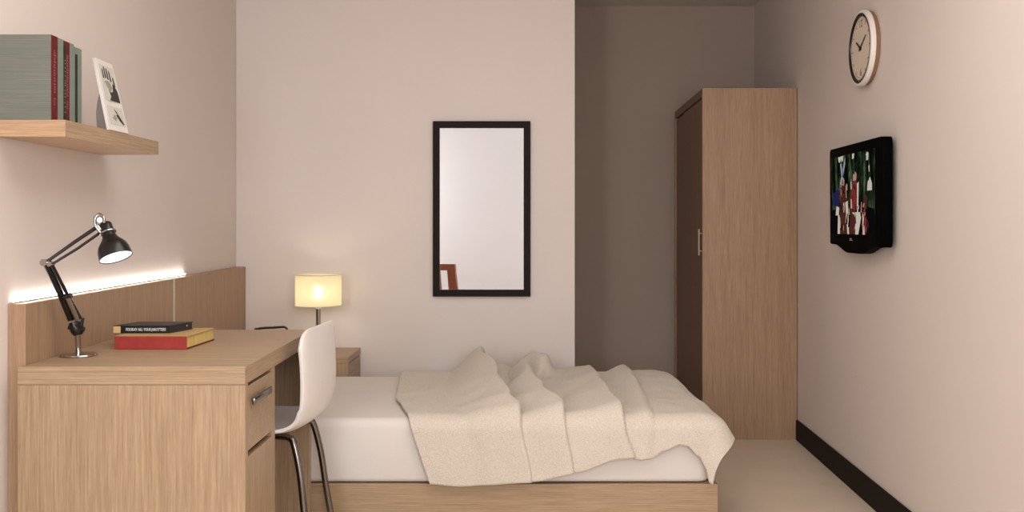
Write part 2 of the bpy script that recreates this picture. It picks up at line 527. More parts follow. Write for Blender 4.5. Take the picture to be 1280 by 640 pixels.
# lower clamp
K0 = PX(92, 402, 2.72)
bm = B()
tube(bm, [J0 + Vector((.003, 0, -.02)), J0 + Vector((0, 0, -.006)), K0], [.012, .019, .014], 18)
tube(bm, [J0 + Vector((.0, -.016, 0)), J0 + Vector((.0, .016, 0))], .013, 18)
tube(bm, [PX(104, 397, 2.72), PX(100, 412, 2.72)], [.004, .006], 12)
tube(bm, [PX(86, 409, 2.72), PX(105, 412, 2.72)], [.007, .008], 12)
obj('clamp', bm, M['black'], t, True)
E1 = PX(57, 328, 2.615)                           # elbow
HD = PX(125, 283, 2.69)                           # head joint
bm = B()
for dy in (-.009, .009):
    o_ = Vector((0, dy, 0))
    tube(bm, [PX(89, 400, 2.72) + o_, PX(75, 366, 2.68) + o_, E1 + o_], [.0055, .0052, .0048], 12)
r1 = obj('lower_arm', bm, M['black'], t, True)
bm = B()
tube(bm, [PX(100, 398, 2.72), PX(83, 366, 2.68), PX(65, 331, 2.62)], [.0062, .005, .0048], 12)
tube(bm, [PX(79, 372, 2.68), PX(89, 369, 2.68)], .0085, 14)
obj('lower_rod', bm, M['black'], t, True)
bm = tube(B(), smooth_path([PX(84, 372, 2.67), PX(90, 385, 2.69), PX(97, 400, 2.712)], 4), .0065, 14)
obj('spring', bm, M['chrome'], t, True)
bm = B()
tube(bm, [E1 + Vector((0, -.014, 0)), E1 + Vector((0, .014, 0))], .0095, 20)
tube(bm, [E1 + Vector((.014, -.011, -.004)), E1 + Vector((.014, .011, -.004))], .007, 18)
tube(bm, [E1 + Vector((-.003, 0, 0)), E1 + Vector((.016, 0, -.005))], .008, 16)
obj('elbow_joint', bm, M['chrome'], t, True)
bm = tube(B(), [E1 + Vector((.004, 0, .002)), PX(92, 303.5, 2.65), PX(121, 284, 2.69)], [.0045, .005, .0055], 12)
obj('upper_arm', bm, M['black'], t, True)
bm = tube(B(), [E1 + Vector((.016, 0, -.006)), PX(98, 310, 2.65), PX(125, 291, 2.69)], [.0035, .004, .004], 12)
obj('upper_rod', bm, M['black'], t, True)
# head bracket: a chrome strap loop around the neck of the shade
HY = 2.69
ax = Vector((14.6, 0, -35)); ax = (ax.normalized() + Vector((0, -.22, 0))).normalized()
S0 = PX(131.5, 279, HY)
bm = B()
lp = [PX(127, 292, HY - .014), PX(120, 283, HY - .016), PX(119, 273, HY - .014), PX(124, 268, HY - .010), PX(129.5, 271.5, HY - .012), PX(130, 279, HY - .016)]
tube(bm, smooth_path(lp, 6), .0042, 10)
tube(bm, [PX(124.5, 275, HY - .022), PX(124.5, 275, HY + .01)], .0065, 16)
tube(bm, [PX(121, 281, HY - .012), PX(126, 288, HY - .012)], .006, 12)
obj('bracket', bm, M['chrome'], t, True)
bm = lathe(B(), [(-.004, .006), (-.001, .013), (.004, .0165), (.026, .017)], S0, ax, 40)
obj('socket', bm, M['black'], t, True)
bm = lathe(B(), [(.0262, .0165), (.0262, .0212), (.0272, .0222), (.030, .0222), (.031, .0212), (.031, .0165)], S0, ax, 44, False, False)
obj('collar', bm, M['chrome'], t, True)
prof = [(.0312, .0175), (.040, .0185), (.049, .0225), (.058, .0300), (.068, .0375), (.080, .0420), (.094, .0440), (.106, .0448)]
prof_in = [(.106, .0433), (.094, .0425), (.080, .0405), (.068, .036), (.058, .0285), (.049, .021), (.042, .015)]
bm = lathe(B(), prof + prof_in, S0, ax, 56, False, True)
obj('shade', bm, M['black'], t, True)
bm = lathe(B(), [(.055, .012), (.07, .026), (.088, .039), (.1035, .0425), (.1045, .040), (.1047, .001)], S0, ax, 48)
bl = obj('bulb', bm, M['bulb'], t, True)
bl['label'] = 'glowing white bulb inside the black shade'

# ------------------------------------------------------------------ books on the desk
z0 = DT + .0003
t = thing('red_book', 'thick red book with yellow page edges lying flat on the desk', 'book', (-1.08, 3.0, z0))
fl, fr, br_, bl_ = Vector((-1.190, 2.873)), Vector((-.972, 2.868)), Vector((-.961, 3.100)), Vector((-1.180, 3.105))
def quadp(ins=0.0, spine=0.0):
    a = [fl, fr, br_, bl_]
    cx = sum(p.x for p in a) / 4; cy = sum(p.y for p in a) / 4
    out = []
    for i, p in enumerate(a):
        x = p.x + (ins if p.x < cx else -ins)
        y = p.y + (ins if p.y > cy else 0) * -1 if p.y > cy else p.y + spine
        out.append((x, y))
    return out
obj('cover', prism(B(), quadp(), z0, z0 + .004, .0012, 2), M['dark_red'], t)
obj('cover', prism(B(), quadp(), z0 + .036, z0 + .040, .0012, 2), M['tan_cover'], t)
obj('pages', prism(B(), quadp(.0035, .004), z0 + .004, z0 + .036), M['cream_page'], t)
bm = prism(B(), [(fl.x, fl.y - .001), (fr.x, fr.y - .001), (fr.x, fr.y + .0035), (fl.x, fl.y + .0035)], z0 + .0005, z0 + .0395, .001, 2)
sp = obj('spine', bm, M['red_cloth'], t); sp['label'] = 'red cloth spine'

z1 = z0 + .0403
t = thing('black_book', 'thinner black book with white lettering on its spine on top of the red book', 'book', (-1.12, 2.99, z1))
fl, fr, br_, bl_ = Vector((-1.222, 2.942)), Vector((-1.050, 2.941)), Vector((-1.016, 3.060)), Vector((-1.188, 3.061))
obj('cover', prism(B(), quadp(), z1, z1 + .0025, .0008, 2), M['black_cover'], t)
obj('cover', prism(B(), quadp(), z1 + .0215, z1 + .024, .0008, 2), M['black_cover'], t)
obj('pages', prism(B(), quadp(.003, .004), z1 + .0025, z1 + .0215), M['black_cover'], t)
bm = prism(B(), [(fl.x, fl.y - .001), (fr.x, fr.y - .001), (fr.x, fr.y + .003), (fl.x, fl.y + .003)], z1 + .0003, z1 + .0237, .0008, 2)
sp = obj('spine', bm, M['black_label'], t)
bm = box(B(), fl.x + .001, fl.x + .023, fl.y - .0018, fl.y + .001, z1 + .001, z1 + .0215)
lb = obj('spine_label', bm, M['tan_label'], sp); lb['label'] = 'tan square label at the end of the spine'
text_part('title', 'FOLSKAY ALL YOUS JAROTTERS', .0125, M['white_ink'], sp, (-1.1215, 2.9399, z1 + .0115), (1, 0, 0), (0, 0, 1), .122)
bm = box(B(), -1.0335, -1.0325, 3.03, 3.048, z1 + .012, z1 + .016)
for v in bm.verts: v.co.x += .0065
mk = obj('sticker', bm, M['white_ink'], t); mk['label'] = 'small white mark on the end'

# ------------------------------------------------------------------ wall shelf and what stands on it
SHX, SHY0, SHY1, SZ0, SZ1 = -1.161, 2.495, 3.150, 1.354, 1.398
t = thing('wall_shelf', 'floating light oak shelf on the left wall above the desk', 'shelf', (-1.25, 2.8, SZ0))
obj('board', prism(B(), [(LW(SHY0) + .0005, SHY0), (SHX, SHY0), (SHX, SHY1), (LW(SHY1) + .0005, SHY1)], SZ0, SZ1, .0012, 2), M['oak_shelf'], t)
obj('edge_band', box(B(), SHX + .0001, SHX + .0011, SHY0, SHY1, SZ0 + .0005, SZ1 - .0005), M['oak_y'], t)

BX = -1.204
specs = [  # y0, y1, kind, label
    (2.5075, 2.5425, 'wine', 'grey cloth book with a wine red spine, frontmost in the shelf row'),
    (2.5440, 2.5750, 'grey', 'grey cloth book with plain spine between the two red-spined books'),
    (2.5762, 2.6110, 'wine2', 'book with wine red spine and dark green stripe, third on the shelf'),
    (2.6122, 2.6370, 'grey', 'thin plain grey book between the striped red book and the rearmost one'),
    (2.6382, 2.6840, 'label', 'grey book with a dark narrow label, rearmost of the shelf row'),
]
hts = [.224, .223, .222, .222, .217]
for (y0, y1, kind, lab), hh in zip(specs, hts):
    z0 = SZ1 + .0003
    z1 = z0 + hh
    xl = LW(y1) + .004
    bk = thing('shelf_book', lab, 'book', ((BX + xl) / 2, (y0 + y1) / 2, z0), 'books standing on the wall shelf')
    obj('cover', box(B(), xl, BX, y0, y0 + .003, z0, z1, .0008, 1), M['greycloth'], bk)
    obj('cover', box(B(), xl, BX, y1 - .003, y1, z0, z1, .0008, 1), M['greycloth'], bk)
    obj('pages', box(B(), xl + .004, BX - .004, y0 + .003, y1 - .003, z0 + .004, z1 - .004), M['page_white'], bk)
    sm = M['greyspine'] if kind in ('grey', 'label') else M['wine']
    spn = obj('spine', box(B(), BX - .004, BX + .0012, y0 + .0004, y1 - .0004, z0 + .0004, z1 - .0004, .0009, 2), sm, bk)
    if kind.startswith('wine'):
        spn['label'] = 'wine red spine with faded lettering'
        yc = (y0 + y1) / 2 + (.004 if kind == 'wine2' else 0)
        text_part('spine_title', 'COLLECTED WORKS VOL' if kind == 'wine' else 'COLLECTED PAPERS', .016, M['gilt_ink'], spn,
                  (BX + .0014, yc, z0 + .135), (0, 0, -1), (0, 1, 0), .10) if False else None
        # faded illegible rows of lettering: short strokes down the spine
        random.seed(4 if kind == 'wine' else 9)
        bm = B(); zz = z0 + .185
        while zz > z0 + .075:
            hgt = random.uniform(.002, .005)
            box(bm, BX + .001, BX + .0017, yc - .006, yc + random.uniform(.003, .007), zz - hgt, zz)
            zz -= hgt + random.uniform(.0015, .004)
        zz = z0 + .06
        while zz > z0 + .04:
            box(bm, BX + .001, BX + .0017, yc - .005, yc + random.uniform(.001, .005), zz - .003, zz)
            zz -= .0055
        obj('spine_title', bm, M['gilt_ink'], spn)
    if kind == 'wine2':
        s2 = obj('spine_stripe', box(B(), BX + .0008, BX + .0018, y0 + .0006, y0 + .0115, z0 + .001, z1 - .012), M['dark_green'], spn)
        s2['label'] = 'dark green stripe with pale specks'
        bm = B(); zz = z0 + .17
        random.seed(3)
        while zz > z0 + .03:
            box(bm, BX + .0016, BX + .0022, y0 + .004, y0 + .0085, zz - .003, zz)
            zz -= random.uniform(.006, .016)
        obj('spine_title', bm, M['pale_ink'], spn)
    if kind == 'label':
        s2 = obj('spine_label', box(B(), BX + .0008, BX + .0018, y0 + .004, y0 + .019, z0 + .001, z1 - .02), M['dark_green'], spn)
        s2['label'] = 'narrow dark label'

# leaning white photo card on an easel back
t = thing('photo_frame', 'white standing photo card with two dark prints at the end of the shelf', 'photo frame', (-1.18, 2.85, SZ1))
zb = SZ1 + .0003
Pbl, Pbr = Vector((-1.1655, 2.785, zb)), Vector((-1.1640, 2.918, zb))
Ptl, Ptr = Vector((-1.2085, 2.785, zb + .212)), Vector((-1.2145, 2.915, zb + .212))
nrm = (Pbr - Pbl).cross(Ptl - Pbl).normalized()
if nrm.x < 0: nrm = -nrm
def FP(u, v, d=0.0):
    return (Pbl * (1 - u) + Pbr * u) * (1 - v) + (Ptl * (1 - u) + Ptr * u) * v + nrm * d
def fquad(bm, pts, d0, d1):
    lo = [bm.verts.new(FP(u, v, d0)) for u, v in pts]; hi = [bm.verts.new(FP(u, v, d1)) for u, v in pts]
    k = len(pts)
    bm.faces.new(lo[::-1]); bm.faces.new(hi)
    for i in range(k): bm.faces.new((lo[i], lo[(i + 1) % k], hi[(i + 1) % k], hi[i]))
    return bm
obj('card', fquad(B(), [(0, .012), (1, .012), (1, 1), (0, 1)], -.0095, 0), M['card'], t)
obj('print', fquad(B(), [(.12, .43), (.93, .43), (.93, .93), (.12, .93)], .0001, .0006), M['photo_paper'], t)
obj('print', fquad(B(), [(.12, .10), (.93, .10), (.93, .36), (.12, .36)], .0001, .0006), M['photo_paper'], t)
bm = B()
for i, (u, v0, v1, w_) in enumerate(((.24, .74, .88, .035), (.36, .75, .92, .04), (.49, .74, .905, .04), (.63, .72, .88, .04), (.80, .66, .80, .04))):
    fquad(bm, [(u - w_, v0), (u + w_, v0), (u + w_ * .8, v1 - .02), (u, v1), (u - w_ * .8, v1 - .02)], .0006, .001)
fquad(bm, [(.34, .44), (.92, .44), (.90, .60), (.80, .66), (.70, .70), (.62, .58), (.50, .56), (.40, .60), (.46, .50)], .0006, .001)
pr = obj('printed_shape', bm, M['photo_dark'], t); pr['label'] = 'dark open hand print'
bm = B()
fquad(bm, [(.24, .70), (.40, .72), (.55, .70), (.62, .62), (.50, .58), (.36, .62)], .0006, .0009)
obj('printed_shape', bm, M['photo_grey'], t)
bm = fquad(B(), [(.28, .19), (.42, .25), (.52, .20), (.44, .155)], .0006, .0009)
obj('printed_shape', bm, M['photo_grey'], t)
bm = B()
fquad(bm, [(.44, .33), (.56, .29), (.60, .27), (.52, .27)], .0006, .001)
fquad(bm, [(.50, .24), (.60, .27), (.70, .22), (.86, .13), (.80, .12), (.66, .16)], .0006, .001)
obj('printed_shape', bm, M['photo_dark'], t)
# easel leg: a curved grey wedge behind the card
bm = B()
ys = 2.845
arc = [(-1.2055, zb), (-1.2080, zb + .03), (-1.2085, zb + .055), (-1.2060, zb + .08), (-1.2005, zb + .105), (-1.1975, zb + .110), (-1.1925, zb + .085), (-1.1830, zb + .035), (-1.1775, zb)]
prism(bm, arc, 2.79, 2.88, axis='y')
ez = obj('easel_back', bm, M['easel_grey'], t, True)

# ------------------------------------------------------------------ bed
t = thing('bed_frame', 'low oak platform bed frame standing along the mirror wall', 'bed', (-.28, 3.93, 0))
obj('side_rail', box(B(), -1.29, .735, 3.430, 3.455, 0, .198, .0015, 2), M['oak_x'], t)
obj('side_rail', box(B(), -1.29, .735, 4.415, 4.440, 0, .198, .0015, 2), M['oak_x'], t)
obj('foot_rail', box(B(), .710, .735, 3.4555, 4.4145, 0, .198, .0015, 2), M['oak_y'], t)
obj('head_rail', box(B(), -1.29, -1.265, 3.4555, 4.4145, 0, .198, .0015, 2), M['oak_y'], t)
obj('bed_base', box(B(), -1.2645, .7095, 3.4555, 4.4145, .12, .196), M['oak_x'], t)

MT, MF, MBK, MR = .429, 3.438, 4.425, .715
bm = box(B(), -1.275, MR, MF, MBK, .2, MT, .0)
for v in bm.verts: pass
bmesh.ops.bevel(bm, geom=[e for e in bm.edges if abs(e.verts[0].co.z - e.verts[1].co.z) > .1], offset=.05, segments=5, profile=.5, affect='EDGES')
bmesh.ops.bevel(bm, geom=[e for e in bm.edges if e.verts[0].co.z > MT - .001 and e.verts[1].co.z > MT - .001 and len(e.link_faces) == 2 and any(abs(f.normal.z) < .5 for f in e.link_faces)], offset=.035, segments=5, profile=.5, affect='EDGES')
bmesh.ops.bevel(bm, geom=[e for e in bm.edges if e.verts[0].co.z < .201 and e.verts[1].co.z < .201 and len(e.link_faces) == 2 and any(abs(f.normal.z) < .5 for f in e.link_faces)], offset=.018, segments=3, profile=.5, affect='EDGES')
tag(obj('mattress', bm, M['sheet'], smooth=True, at=(-.28, 3.93, .2)), 'white sheeted mattress lying on the oak bed frame', 'mattress')

# ------------------------------------------------------------------ blanket: a draped sheet with gathered folds
def lerp_tab(tab, x):
    if x <= tab[0][0]: return tab[0][1]
    for (a, va), (b_, vb) in zip(tab, tab[1:]):
        if x <= b_:
            f = (x - a) / (b_ - a)
            f = f * f * (3 - 2 * f)
            return va + (vb - va) * f
    return tab[-1][1]
def lin_tab(tab, x):
    if x <= tab[0][0]: return tab[0][1]
    for (a, va), (b_, vb) in zip(tab, tab[1:]):
        if x <= b_: return va + (vb - va) * (x - a) / (b_ - a)
    return tab[-1][1]
QF = MBK - MF                         # length of the flat top, back to front
# left edge and hem of the cloth, in sheet coordinates (p along the bed, q from the back edge forwards)
PLT = [(-.12, -.52), (0, -.512), (.66, -.455), (.98, -.372), (1.23, -.288)]
HEM = [(-.30, 1.222), (-.2, 1.230), (.07, 1.213), (.23, 1.180), (.394, 1.128), (.43, 1.124), (.457, 1.136), (.50, 1.130), (.545, 1.104), (.60, 1.082), (.625, 1.086), (.66, 1.12), (.70, 1.18), (.74, 1.215), (.90, 1.215)]
RIDGES = [   # crest line c(q), height a(q), left width, right width
    ([(-.1, -.19), (0, -.184), (.5, -.097), (.87, -.035), (.97, .006), (1.22, .052)],
     [(-.1, .10), (0, .118), (.25, .11), (.5, .09), (.87, .06), (1.0, .044), (1.22, .03)], [(0, .10), (.5, .19), (1.2, .22)], [(0, .07), (.4, .040), (.8, .026), (1.2, .014)]),
    ([(-.1, .07), (0, .062), (.18, .030), (.40, .045), (.70, .095), (.97, .160), (1.2, .200)],
     [(-.1, .08), (0, .092), (.3, .080), (.6, .068), (.87, .056), (1.0, .042), (1.2, .028)], [(0, .075), (.25, .045), (.6, .12), (1.2, .15)], [(0, .10), (.3, .065), (.7, .028), (1.2, .014)]),
    ([(-.1, .345), (0, .345), (.4, .345), (.7, .350), (.97, .370), (1.2, .432)],
     [(-.1, .02), (0, .030), (.3, .044), (.6, .052), (.97, .046), (1.2, .032)], [(0, .09), (.5, .17), (1.2, .18)], [(0, .035), (.5, .024), (1.2, .014)]),
    ([(-.1, .49), (0, .50), (.5, .490), (.97, .475), (1.2, .470)],
     [(-.1, .02), (0, .030), (.5, .034), (.8, .020), (1.2, .010)], [(0, .07), (1.2, .05)], [(0, .05), (1.2, .04)]),
]
def folds(p, q):
    h = 0.0
    for c, a, wl, wr in RIDGES:
        d = p - lerp_tab(c, q)
        w = lerp_tab(wl, q) if d < 0 else lerp_tab(wr, q)
        x = abs(d) / w
        if x < 1:
            s = (1 - x * x) ** 2 if d > 0 else 0.6 * (1 - x) ** 1.25 + 0.4 * (1 - x * x) ** 2
            h = max(h, lerp_tab(a, q) * s) if False else h + lerp_tab(a, q) * s
    # cloth bridges between the first two folds near the back
    h += .035 * math.exp(-((p + .06) / .06) ** 2) * max(0, 1 - q / .5)
    h += .055 * math.exp(-((p - .140) / .035) ** 2) * max(0, 1 - q / .16)
    h += .018 * math.exp(-((p - .26) / .08) ** 2) * max(0, 1 - q / .6)
    # low swell towards the foot of the bed
    h += .012 * math.exp(-((p - .62) / .12) ** 2) * math.exp(-((q - .3) / .4) ** 2)
    h += .008 * noise.noise(Vector((p * 7, q * 5, 1.3))) + .004 * noise.noise(Vector((p * 17, q * 11, 4.3)))
    return max(h, 0.0)
RC = .045                               # cloth bends round the mattress edge with this radius
def drape(p, q):
    ex = max(0.0, p - (MR - RC * .55))
    eyf = max(0.0, q - (QF - RC * .55))
    eyb = max(0.0, -q - .0)
    sx, sy = ex, (-eyf if eyf > 0 else eyb)
    d = math.hypot(sx, sy)
    bx, by = min(p, MR - RC * .55), MBK - min(max(q, 0.0), QF - RC * .55)
    t_ = .008
    f = folds(p, q)
    if d < 1e-6:
        return Vector((bx + .30 * f, by, MT + t_ + f)), f
    ux, uy = sx / d, sy / d
    arc = RC * PI / 2
    if d < arc:
        a = d / RC
        out = RC * math.sin(a); drop = RC * (1 - math.cos(a))
        nz_ = math.cos(a); no = math.sin(a)
    else:
        out = RC; drop = RC + (d - arc)
        nz_ = 0; no = 1
    flare = lerp_tab([(0, .04), (.6, .18), (.93, .46), (1.05, .40)], q) * max(0, d - .02) * max(0.0, ux) ** 1.5
    flare += .03 * max(0, d - .05)
    out += flare
    drop -= flare * .4
    ff = f * (nz_ + no * .55)
    out += no * (f * .55 + .007)
    return Vector((bx + ux * out + .30 * f, by + uy * out, MT + t_ + f * nz_ - drop)), f
NU, NV = 420, 190
bm = B()
grid = []
for j in range(NV + 1):
    row = []
    for i in range(NU + 1):
        v_ = j / NV; u_ = i / NU
        # right-hand border: hangs a little over the foot end, most at the front corner
        q = -.10 + v_ * (1.20 + .10)
        pl = lin_tab(PLT, q)
        pr_ = lerp_tab([(-.1, .74), (0, .755), (.4, .80), (.85, .835), (1.0, .82), (1.2, .765)], q)
        p = pl + (pr_ - pl) * u_
        hem = lerp_tab(HEM, p)
        q = -.10 + v_ * (hem + .10)
        pl = lin_tab(PLT, q)
        p = pl + (pr_ - pl) * u_
        pos, f = drape(p, q)
        row.append(bm.verts.new(pos))
    grid.append(row)
for j in range(NV):
    for i in range(NU):
        bm.faces.new((grid[j][i], grid[j][i + 1], grid[j + 1][i + 1], grid[j + 1][i]))
bl = obj('blanket', bm, M['fleece'], smooth=True, at=(.15, 3.9, MT))
for p in bl.data.polygons: p.use_smooth = True
md = bl.modifiers.new('thickness', 'SOLIDIFY'); md.thickness = .009; md.offset = 1.0; md.use_rim = True
tag(bl, 'rumpled cream fleece blanket draped across the foot half of the bed', 'blanket')

# ------------------------------------------------------------------ nightstand, bedside lamp, tray
NX1, NY0, NY1, NZ = -.757, 4.4455, 4.797, .5095
t = thing('nightstand', 'small oak nightstand in the corner behind the bed head', 'nightstand', (-1.03, 4.62, 0))
NX0 = PT(4.6) + .004
obj('top', box(B(), NX0, NX1, NY0, NY1, NZ - .03, NZ, .0015, 2), M['oak_x'], t)
obj('side_panel', box(B(), NX0, NX1 - .001, NY0 + .001, NY0 + .022, 0, NZ - .0305, .001, 1), M['oak_z'], t)
obj('side_panel', box(B(), NX0, NX1 - .001, NY1 - .022, NY1 - .001, 0, NZ - .0305, .001, 1), M['oak_z'], t)
obj('body', box(B(), NX0, NX1 - .022, NY0 + .0225, NY1 - .0225, .02, NZ - .0305), M['gap'], t)
d1 = obj('drawer', box(B(), NX1 - .0215, NX1 - .002, NY0 + .025, NY1 - .025, .27, NZ - .036, .001, 1), M['oak_y'], t)
d2 = obj('drawer', box(B(), NX1 - .0215, NX1 - .002, NY0 + .025, NY1 - .025, .03, .262, .001, 1), M['oak_y'], t)
lx, ly = -.924, 4.58
t = thing('bedside_lamp', 'lit table lamp with cream drum shade on the nightstand', 'table lamp', (lx, ly, NZ))
obj('base', lathe(B(), [(.0003, .062), (.004, .065), (.012, .064), (.016, .05), (.02, .014)], (lx, ly, NZ), sides=48), M['chrome'], t, True)
obj('pole', tube(B(), [(lx, ly, NZ + .018), (lx, ly, .70), (lx, ly, .722)], .0115, 24), M['chrome'], t, True)
obj('lamp_holder', lathe(B(), [(0, .0135), (.012, .0135), (.014, .011), (.045, .011)], (lx, ly, .722), sides=24), M['white_plastic'], t, True)
sr = .109
bm = lathe(B(), [(.738, sr), (.886, sr), (.886, sr - .0015), (.738, sr - .0015), (.738, sr)], (lx, ly, 0), sides=72, cap0=False, cap1=False)
bmesh.ops.remove_doubles(bm, verts=bm.verts[:], dist=.00001)
obj('lamp_shade', bm, M['shade'], t, True)
for zz in (.7385, .8855):
    ring = [(lx + (sr + .0002) * math.cos(a), ly + (sr + .0002) * math.sin(a), zz) for a in [2 * PI * k / 64 for k in range(65)]]
    obj('shade_ring', tube(B(), ring, .0014, 8, False), M['alu'], t, True)
for k in range(3):
    a = 2 * PI * k / 3 + .5
    obj('shade_spoke', tube(B(), [(lx + .012 * math.cos(a), ly + .012 * math.sin(a), .745), (lx + sr * math.cos(a), ly + sr * math.sin(a), .741)], .0012, 6), M['alu'], t, True)
bm = lathe(B(), [(.768, .012), (.780, .020), (.797, .026), (.815, .024), (.828, .014), (.832, .002)], (lx, ly, 0), sides=28)
obj('bulb', bm, emit('bedside_bulb', (1, .95, .84, 1), 26), t, True)

t = thing('metal_rack', 'dark curved metal rail with chrome highlights peeking over the back of the desk', 'rack', (-1.13, 4.62, NZ))
def rail(y):
    q = [(318.5, 414.0), (321, 411.6), (330, 410.2), (343, 409.6), (354, 408.9), (357.6, 410.2), (358.6, 413.5)]
    pts = [PX(a, b_, 4.60) for a, b_ in q]
    pts = [Vector((p.x, y, p.z)) for p in pts]
    pts[0].z -= 0
    return [Vector((pts[0].x - .002, y, NZ + .004))] + pts + [Vector((pts[-1].x + .002, y, NZ + .004))]
obj('handle', tube(B(), smooth_path(rail(4.60), 5), .0048, 12), M['black'], t, True)
obj('rim', tube(B(), smooth_path([p + Vector((0, .010, .0035)) for p in rail(4.60)], 5), .0028, 10), M['chrome'], t, True)
obj('foot', box(B(), -1.235, -1.065, 4.575, 4.635, NZ + .0003, NZ + .006, .002, 2), M['black'], t)

# ------------------------------------------------------------------ white shell chair at the desk
CYC = 3.155
cx0 = -.85
t = thing('shell_chair', 'white plastic shell chair with chrome tube legs pulled up to the desk', 'chair', (cx0, CYC, 0))
prof = [(-1.045, .452), (-1.03, .466), (-.99, .474), (-.92, .474), (-.84, .470), (-.765, .468), (-.705, .470), (-.662, .482), (-.632, .508),
        (-.618, .55), (-.614, .61), (-.6155, .68), (-.619, .745), (-.622, .785), (-.624, .797)]
pp = smooth_path([(a, 0, b_) for a, b_ in prof], 5)
NPF = len(pp)
NW = 28
def yaw(v):
    v.x += .068 * (v.y - CYC)
    return v
bm = B(); rows = []
for j, p in enumerate(pp):
    tt = j / (NPF - 1)
    t2 = (pp[min(j + 1, NPF - 1)] - pp[max(j - 1, 0)]).normalized()
    nrm_ = Vector((-t2.z, 0, t2.x))       # towards the sitter
    hw = .200
    hw *= 1 - .10 * max(0, (.2 - tt) / .2) ** 2
    zt = (.797 - p.z) / .13
    row = []
    back = min(1, max(0, (p.z - .50) / .1))
    for i in range(NW + 1):
        s = -1 + 2 * i / NW
        y = s * hw
        c = p.copy(); c.y = CYC + y; c.x -= .006
        c += nrm_ * (.010 * s * s + .008 * abs(s) ** 6) * (1 if back < .5 else .75)
        # rounded upper corners
        if zt < 1 and back > .5:
            k = max(0.0, abs(s) - .62) / .38
            drop = .066 * (1 - math.sqrt(max(0.0, 1 - .97 * k ** 2.2))) * (1 - max(0, zt)) ** 1.4
            c.z -= drop
        if tt < .1:
            k = max(0.0, abs(s) - .5) / .5
            c.x += .05 * k ** 2.5 * (1 - tt / .1)
        row.append(bm.verts.new(yaw(c)))
    rows.append(row)
for a, b_ in zip(rows, rows[1:]):
    for i in range(NW):
        bm.faces.new((a[i], a[i + 1], b_[i + 1], b_[i]))
sh = obj('seat_shell', bm, M['white_plastic'], t, True)
for p in sh.data.polygons: p.use_smooth = True
md = sh.modifiers.new('thickness', 'SOLIDIFY'); md.thickness = .010; md.offset = 0.0
md2 = sh.modifiers.new('rounding', 'BEVEL'); md2.width = .003; md2.segments = 2; md2.limit_method = 'ANGLE'; md2.angle_limit = math.radians(50)
def legpts(side, rear):
    if rear:
        return [(-.80, CYC + side * .07, .455), (-.74, CYC + side * .125, .458), (-.70, CYC + side * .14, .456), (-.682, CYC + side * .149, .435),
                (-.660, CYC + side * .160, .34), (-.643, CYC + side * .172, .21), (-.610, CYC + side * .192, .004)]
    return [(-.84, CYC + side * .07, .455), (-.92, CYC + side * .125, .458), (-.965, CYC + side * .14, .456), (-.985, CYC + side * .149, .435),
            (-1.0, CYC + side * .160, .34), (-1.02, CYC + side * .172, .21), (-1.045, CYC + side * .192, .004)]
for side in (-1, 1):
    for rear in (True, False):
        bm = tube(B(), smooth_path(legpts(side, rear), 6), .0112, 16)
        lg = obj('leg', bm, M['dark_chrome'], t, True)
        e = Vector(legpts(side, rear)[-1])
        bm = lathe(B(), [(-.0035, .0125), (.012, .0135), (.016, .0125)], e, sides=18)
        obj('foot_cap', bm, M['black_matte'], lg, True)
bm = box(B(), -.90, -.76, CYC - .085, CYC + .085, .450, .4605, .002, 1)
obj('seat_mount', bm, M['black_matte'], t)

# ------------------------------------------------------------------ wall mirror
mx0, mx1, mz0, mz1 = -.394, .092, .766, 1.639
fw = .034
t = thing('wall_mirror', 'tall rectangular mirror in a dark brown frame on the back wall', 'mirror', ((mx0 + mx1) / 2, YB, mz0))
bm = B()
yf0, yf1 = YB - .026, YB - .0006
def mitre(a, b_, c, d): return prism(bm, [a, b_, c, d], yf0, yf1, .0015, 2, 'y')
mitre((mx0, mz0), (mx1, mz0), (mx1 - fw, mz0 + fw), (mx0 + fw, mz0 + fw))
mitre((mx0, mz1), (mx1, mz1), (mx1 - fw, mz1 - fw), (mx0 + fw, mz1 - fw))
mitre((mx0, mz0), (mx0, mz1), (mx0 + fw, mz1 - fw), (mx0 + fw, mz0 + fw))
mitre((mx1, mz0), (mx1, mz1), (mx1 - fw, mz1 - fw), (mx1 - fw, mz0 + fw))
obj('frame', bm, M['frame_dark'], t)
obj('mirror_glass', box(B(), mx0 + fw - .003, mx1 - fw + .003, YB - .016, YB - .008, mz0 + fw - .003, mz1 - fw + .003), M['mirror'], t)

# ------------------------------------------------------------------ wardrobe
WX0a, WX0b, WY0, WY1, WH = .996, 1.032, 5.02, 6.09, 1.838
WF = lambda y: WX0a + (WX0b - WX0a) * (y - WY0) / (WY1 - WY0)
WR = lambda y: RW(y) - .003
t = thing('wardrobe', 'tall oak wardrobe with dark brown doors in the recess beside the right wall', 'wardrobe', (1.25, 5.55, 0))
def wslab(x_in, x_out, y0, y1, z0, z1, bev=.0012):
    return prism(B(), [(x_in(y0), y0), (x_out(y0), y0), (x_out(y1), y1), (x_in(y1), y1)], z0, z1, bev, 1)
obj('side_panel', wslab(WF, WR, WY0, WY0 + .022, 0, WH), M['oak_ward'], t)
obj('side_panel', wslab(WF, WR, WY1 - .022, WY1, 0, WH), M['oak_ward'], t)
obj('top_panel', wslab(lambda y: WF(y) + .0, WR, WY0 + .0225, WY1 - .0225, WH - .045, WH), M['brown_door'], t)
obj('carcass', wslab(lambda y: WF(y) + .024, WR, WY0 + .0225, WY1 - .0225, 0, WH - .0455), M['gap'], t)
d1 = obj('door', wslab(lambda y: WF(y) + .002, lambda y: WF(y) + .0235, WY0 + .025, 5.712, .05, WH - .052), M['brown_door'], t)
d2 = obj('door', wslab(lambda y: WF(y) + .009, lambda y: WF(y) + .0235, 5.722, WY1 - .025, .05, WH - .052), M['brown_door'], t)
